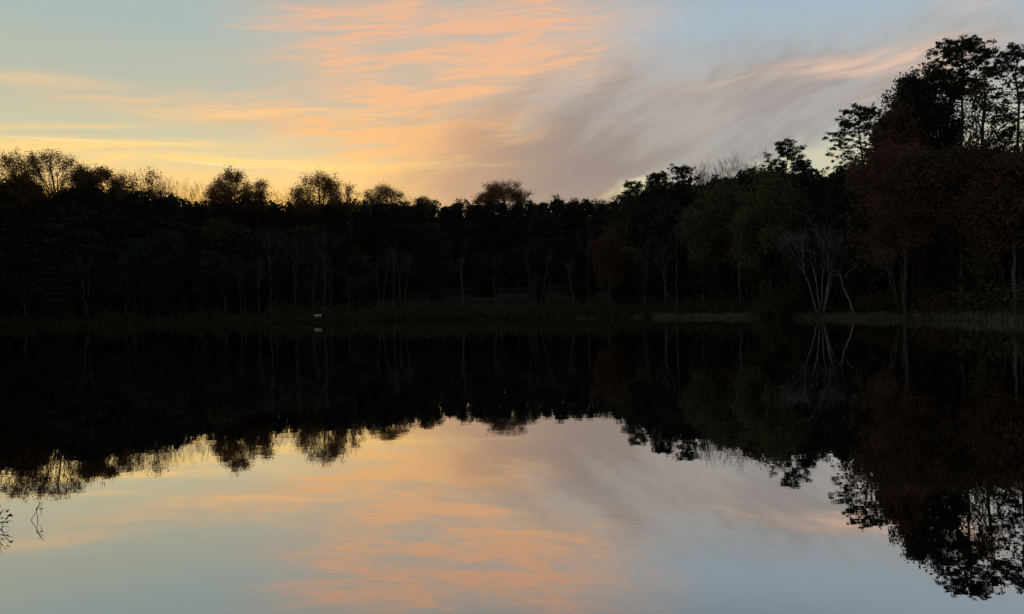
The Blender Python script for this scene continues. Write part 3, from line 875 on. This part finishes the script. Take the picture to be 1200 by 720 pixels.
for k in range(44):
    px = rs_.choice([rs_.uniform(20, 330), rs_.uniform(320, 720), rs_.gauss(300, 60), rs_.gauss(560, 60), rs_.uniform(720, 1180)])
    py = rs_.uniform(258, 325) + max(0, 30 - abs(px - 200) * .2)
    D = sh_d(px) + rs_.uniform(1.8, 7)
    bare_at('thin pale trunk by the shore ' + zone(px), px, py, D,
            'grey', 330 + k % 8, GS + ' ' + zone(px), rz=rs_.uniform(0, 6.28), H0=12.0, widen=.9, base=(.35, .5, .65, .3)[k % 4], depth=5, stems=1 + (k % 8 in (1, 5)),
            spread=.32, lean=(-.06, .04, 0, .09)[k % 4], bend=(.03, -.04, .02, 0)[k % 4], r0=.075)

# ------------------------------------------------------------------ undergrowth, bank grass
rng = np.random.default_rng(77)
def along(px): return sh_d(px)
cv, ctr_n = [], 1150
for q in range(ctr_n):
    px = rng.uniform(-150, 1350); D = along(px) + rng.uniform(.7, 9)
    if q > 800: px = rng.uniform(-150, 760); D = along(px) + rng.uniform(.1, 1.2)
    x, y, z = spot(px, D)
    hgt = rng.uniform(.6, 2.4); rad = rng.uniform(.6, 1.6)
    if q > 800: hgt, rad = rng.uniform(.35, 1.1), rng.uniform(.5, 1.1)
    m = 90
    d = rng.normal(0, 1, (m, 3)); d /= np.linalg.norm(d, axis=1)[:, None]; d[:, 2] = np.abs(d[:, 2])
    cv.append(np.array([x, y, z]) + d * np.array([rad, rad, hgt]) * rng.uniform(.3, 1.0, (m, 1)))
v_, f_ = cards(np.concatenate(cv), .26, rng, .5, np.array([0, 0, .5]))
link('undergrowth', mesh_from('undergrowth', v_, f_, M['brush']), kind='stuff', category='undergrowth', label='low dark brush along the far shore of the pond')

gp, gh = [], []
for q in range(44000):
    px = rng.uniform(-150, 1350)
    if px < 640 or rng.uniform() > (px - 560) / 420: continue
    if rng.uniform() > .7 + .3 * math.sin(px * .11 + 2 * math.sin(px * .037)): continue
    D = along(px) + abs(rng.normal(0, .5)) - .1
    if px > 1080 and rng.uniform() < .6: D = along(px) + rng.uniform(0, 7)
    x, y, z = spot(px, D); gp.append((x, y, max(z, -.05))); gh.append(rng.uniform(.12, .42) if px < 1060 else rng.uniform(.2, .6))
gp, gh = np.array(gp), np.array(gh)
n = len(gp)
a = rng.uniform(0, 6.28, n); wdt = .03
bx = np.stack([np.cos(a) * wdt, np.sin(a) * wdt, np.zeros(n)], 1)
tip = gp + np.stack([rng.normal(0, .16, n), rng.normal(0, .16, n), gh], 1)
gv = np.stack([gp - bx, gp + bx, tip], 1).reshape(-1, 3)
link('bank_grass', mesh_from('bank_grass', gv, np.arange(n * 3).reshape(n, 3), M['grass']), kind='stuff', category='grass', label='dry pale grass fringing the far bank at the waterline')

# shrubs one can make out on the eastern bank
def shrub(label, px, py, D, wpx, mat, seed):
    H = top_h(px, py, D); W = PXM(wpx, D)
    r = np.random.default_rng(seed); T = Tubes(4); pts = []
    for q in range(26):
        a = r.uniform(0, 6.28); L = r.uniform(.4, 1) * W / 2; hh = H * r.uniform(.5, 1) * (1.15 - .5 * L / (W / 2))
        e = np.array([math.cos(a) * L, math.sin(a) * L, min(hh, H)])
        p = curve((math.cos(a) * .1, math.sin(a) * .1, -.1), e, r, 5, .2, .06); T.add(p, np.linspace(.03, .008, 5), 3)
        pts.append(p[r.integers(1, 5, 70)] + r.normal(0, .16 * W / 2 + .05, (70, 3)))
    lv = cards(np.concatenate(pts), .2, r)
    lv[0][:, 2] = np.maximum(lv[0][:, 2], .02)
    (bv, bf) = T.data()
    x, y, z = spot(px, D)
    e = link('shrub', None, label=label, category='shrub', group='shrubs on the bank'); e.location = (x, y, z - .02)
    link('stem', mesh_from('shrub_stem', bv, bf, M['bark']), e); link('foliage', mesh_from('shrub_foliage', *lv, M[mat]), e)


shrub('broad dark shrub left of the pale forking tree', 915, 312, 65.5, 66, 'brush', 401)
shrub('low brown shrub at the waterline below the broad dark shrub', 902, 352, 66.2, 46, 'brown', 402)
shrub('grey-green shrub behind the fallen branch', 1072, 335, 60.5, 62, 'brush', 403)
shrub('russet shrub on the bank right of the fallen branch', 1100, 344, 58.5, 40, 'rust', 404)
shrub('olive shrub crowning the grassy bank at right', 1150, 336, 57, 60, 'olive', 405)
shrub('olive shrub on the grassy bank cut by the right edge', 1196, 334, 55, 50, 'olive', 406)
shrub('brown shrub between the leaning trunk and the twin-stemmed tree', 1030, 342, 62.4, 44, 'brown', 407)

# fallen branch in the shallows
r = np.random.default_rng(9)
fb = Tubes(5); ft = Tubes(3)
x0, y0, z0 = spot(1066, 59.8)
xe, ye, ze = spot(1080, 56.6)
mp_ = curve((0, 0, 1.0), (xe - x0, ye - y0, -z0 - .1), r, 7, .05, .02); fb.add(mp_, np.linspace(.045, .015, 7))
for q in range(16):
    t = r.uniform(.15, .95) * 6; kk = min(int(t), 5); b0 = mp_[kk] + (mp_[kk + 1] - mp_[kk]) * (t - kk)
    ft.add(curve(b0, b0 + np.array([r.normal(.3, .6), r.normal(0, .4), r.normal(.1, .45)]), r, 4, .1, .06), np.linspace(.022, .006, 4))
e = link('fallen_branch', None, label='pale fallen branch slumping from the bank into the water', category='branch'); e.location = (x0, y0, z0)
link('limb', mesh_from('fallen_limb', *fb.data(), M['grey'], True), e); link('twig', mesh_from('fallen_twig', *ft.data(), M['grey'], True), e)

# ------------------------------------------------------------------ small white board at the far shore
def box(cx, cy, cz, sx, sy, sz):
    v = np.array([[x, y, z] for x in (-.5, .5) for y in (-.5, .5) for z in (-.5, .5)]) * (sx, sy, sz) + (cx, cy, cz)
    return v, np.array([[0, 1, 3, 2], [4, 6, 7, 5], [0, 4, 5, 1], [2, 3, 7, 6], [0, 2, 6, 4], [1, 5, 7, 3]])


wm, nt, out = new_mat('weathered white paint')
p = nt.nodes.new('ShaderNodeBsdfPrincipled'); nn = nt.nodes.new('ShaderNodeTexNoise'); nn.inputs['Scale'].default_value = 9
rp = nt.nodes.new('ShaderNodeValToRGB'); rp.color_ramp.elements[0].color = (.24, .24, .235, 1); rp.color_ramp.elements[1].color = (.38, .38, .37, 1)
nt.links.new(nn.outputs['Fac'], rp.inputs[0]); nt.links.new(rp.outputs[0], p.inputs['Base Color']); p.inputs['Roughness'].default_value = .6
nt.links.new(p.outputs[0], out.inputs[0])
x, y, z = spot(373, sh_d(373) + .2)
e = link('sign_board', None, label='small white board on short posts at the dark western waterline', category='board'); e.location = (x, y, 0)
e.rotation_euler = (0, math.radians(-4), math.radians(14))
link('panel', mesh_from('board_panel', *box(0, -.06, .74, .78, .04, .28), wm), e)
for sx in (-.32, .32): link('post', mesh_from('board_post', *box(sx, 0, .30, .07, .07, 1.2), M['bark']), e)

# ------------------------------------------------------------------ pond plants near the camera
def on_water(px, py):
    d = ray(px, py); t = -EYE[2] / d[2]
    return EYE + d * t


def plant(label, px, py, strokes, leaves_):
    o = on_water(px, py); S = .9 * np.linalg.norm(o - EYE) / F_PX   # metres per photograph pixel there
    e = link('pond_plant', None, label=label, category='water plant'); e.location = tuple(o)
    r = np.random.default_rng(int(px * 10 + 3))
    for st in strokes:
        T = Tubes(5)
        pts = np.array([[u * S, dpt * S, h * S] for u, h, dpt in st])
        tt = np.linspace(0, 1, len(pts)); t2 = np.linspace(0, 1, len(pts) * 4)
        pts = np.stack([np.interp(t2, tt, pts[:, i]) for i in range(3)], 1)
        kk = np.array([.25, .5, .25])
        for _ in range(3):
            q = pts.copy(); q[1:-1] = .25 * pts[:-2] + .5 * pts[1:-1] + .25 * pts[2:]; pts = q
        T.add(pts, np.linspace(.0032, .0012, len(pts)))
        link('stem', mesh_from('plant_stem', *T.data(), M['stem'], True), e)
    for u, h, dpt, L, ang in leaves_:
        c, s = math.cos(ang), math.sin(ang)
        prof = np.array([(0, 0), (.25, .20), (.55, .26), (.85, .14), (1, 0), (.85, -.14), (.55, -.26), (.25, -.20)]) * L * S
        v = np.array([[u * S + a * c - b * s * .9, dpt * S + b * .6 + a * .25, h * S + a * s + b * c * .8 - abs(b) * .4] for a, b in prof])
        v2 = np.concatenate([v, v + (0, .0015, .0012)])
        fc = [[0, 1, 7, 7], [1, 2, 6, 7], [2, 3, 5, 6], [3, 4, 5, 5]]
        tri = [(0, 1, 7), (1, 2, 6), (1, 6, 7), (2, 3, 5), (2, 5, 6), (3, 4, 5)]
        tri = tri + [(a + 8, c2 + 8, b + 8) for a, b, c2 in tri] + [(i_, (i_ + 1) % 8, (i_ + 1) % 8 + 8) for i_ in range(8)] + [(i_, (i_ + 1) % 8 + 8, i_ + 8) for i_ in range(8)]
        link('leaf', mesh_from('plant_leaf', v2, np.array(tri), M['stem']), e)


plant('wiry curled pond plant standing alone in the mirrored sky', 39, 610,
      [[(-2.3, -1, 0), (-2, 1, 0), (1, 5, 0), (3, 8.5, 0), (3.5, 12, 1), (5, 14.5, 0)], [(3.2, -1, 2), (3.4, 3, 2), (3.0, 7, 1), (3.2, 11, 0)],
       [(3.2, 11, 0), (5, 14, 0), (8, 12.5, -1), (9.5, 9.5, -1), (8.8, 6.5, -1), (6.8, 4.2, -1)], [(5, 14, 0), (7, 17, 0), (6.5, 19, 1), (3.2, 20.2, 2)],
       [(7, 17, 0), (9, 19, -1), (13, 20.5, -2)], [(6, 15, 0), (8.5, 15.5, 0), (11, 18, 1)]],
      [(3.0, 9.5, 0, 3.2, 1.2), (5.2, 12.5, 0, 2.6, 2.6), (8, 13, 0, 2.6, -.6)])
plant('leafy pond plant cut by the left edge of the picture', 3, 620,
      [[(-6, -1, 0), (-5, 8, 0), (-2, 15, 0), (2, 21, 0), (5, 20, 0)], [(-2, -1, 1), (0, 6, 1), (4, 10, 0), (8, 14, 0)], [(0, 6, 1), (6, 8, 0), (12, 8.5, -1)],
       [(-5, 6, 0), (-3, 10, 0), (1, 12, 0), (4, 10, 0)], [(-2, -1, -2), (2, 3, -2), (5, 3.5, -2), (9, .8, -2)], [(-5, 8, 0), (-3, 18, 0), (-2, 26, 1)]],
      [(3, 17.5, 0, 4.5, .5), (5, 13.5, 0, 4.8, .4), (3, 9.5, 0, 4.4, .9), (3.2, 6, 0, 4, .6), (-3, 15, 0, 4.5, 1.0), (-3, 6, 0, 4, .4), (7.5, 14, 0, 3.5, -.3), (0, 10, 1, 3.6, 2.4)])
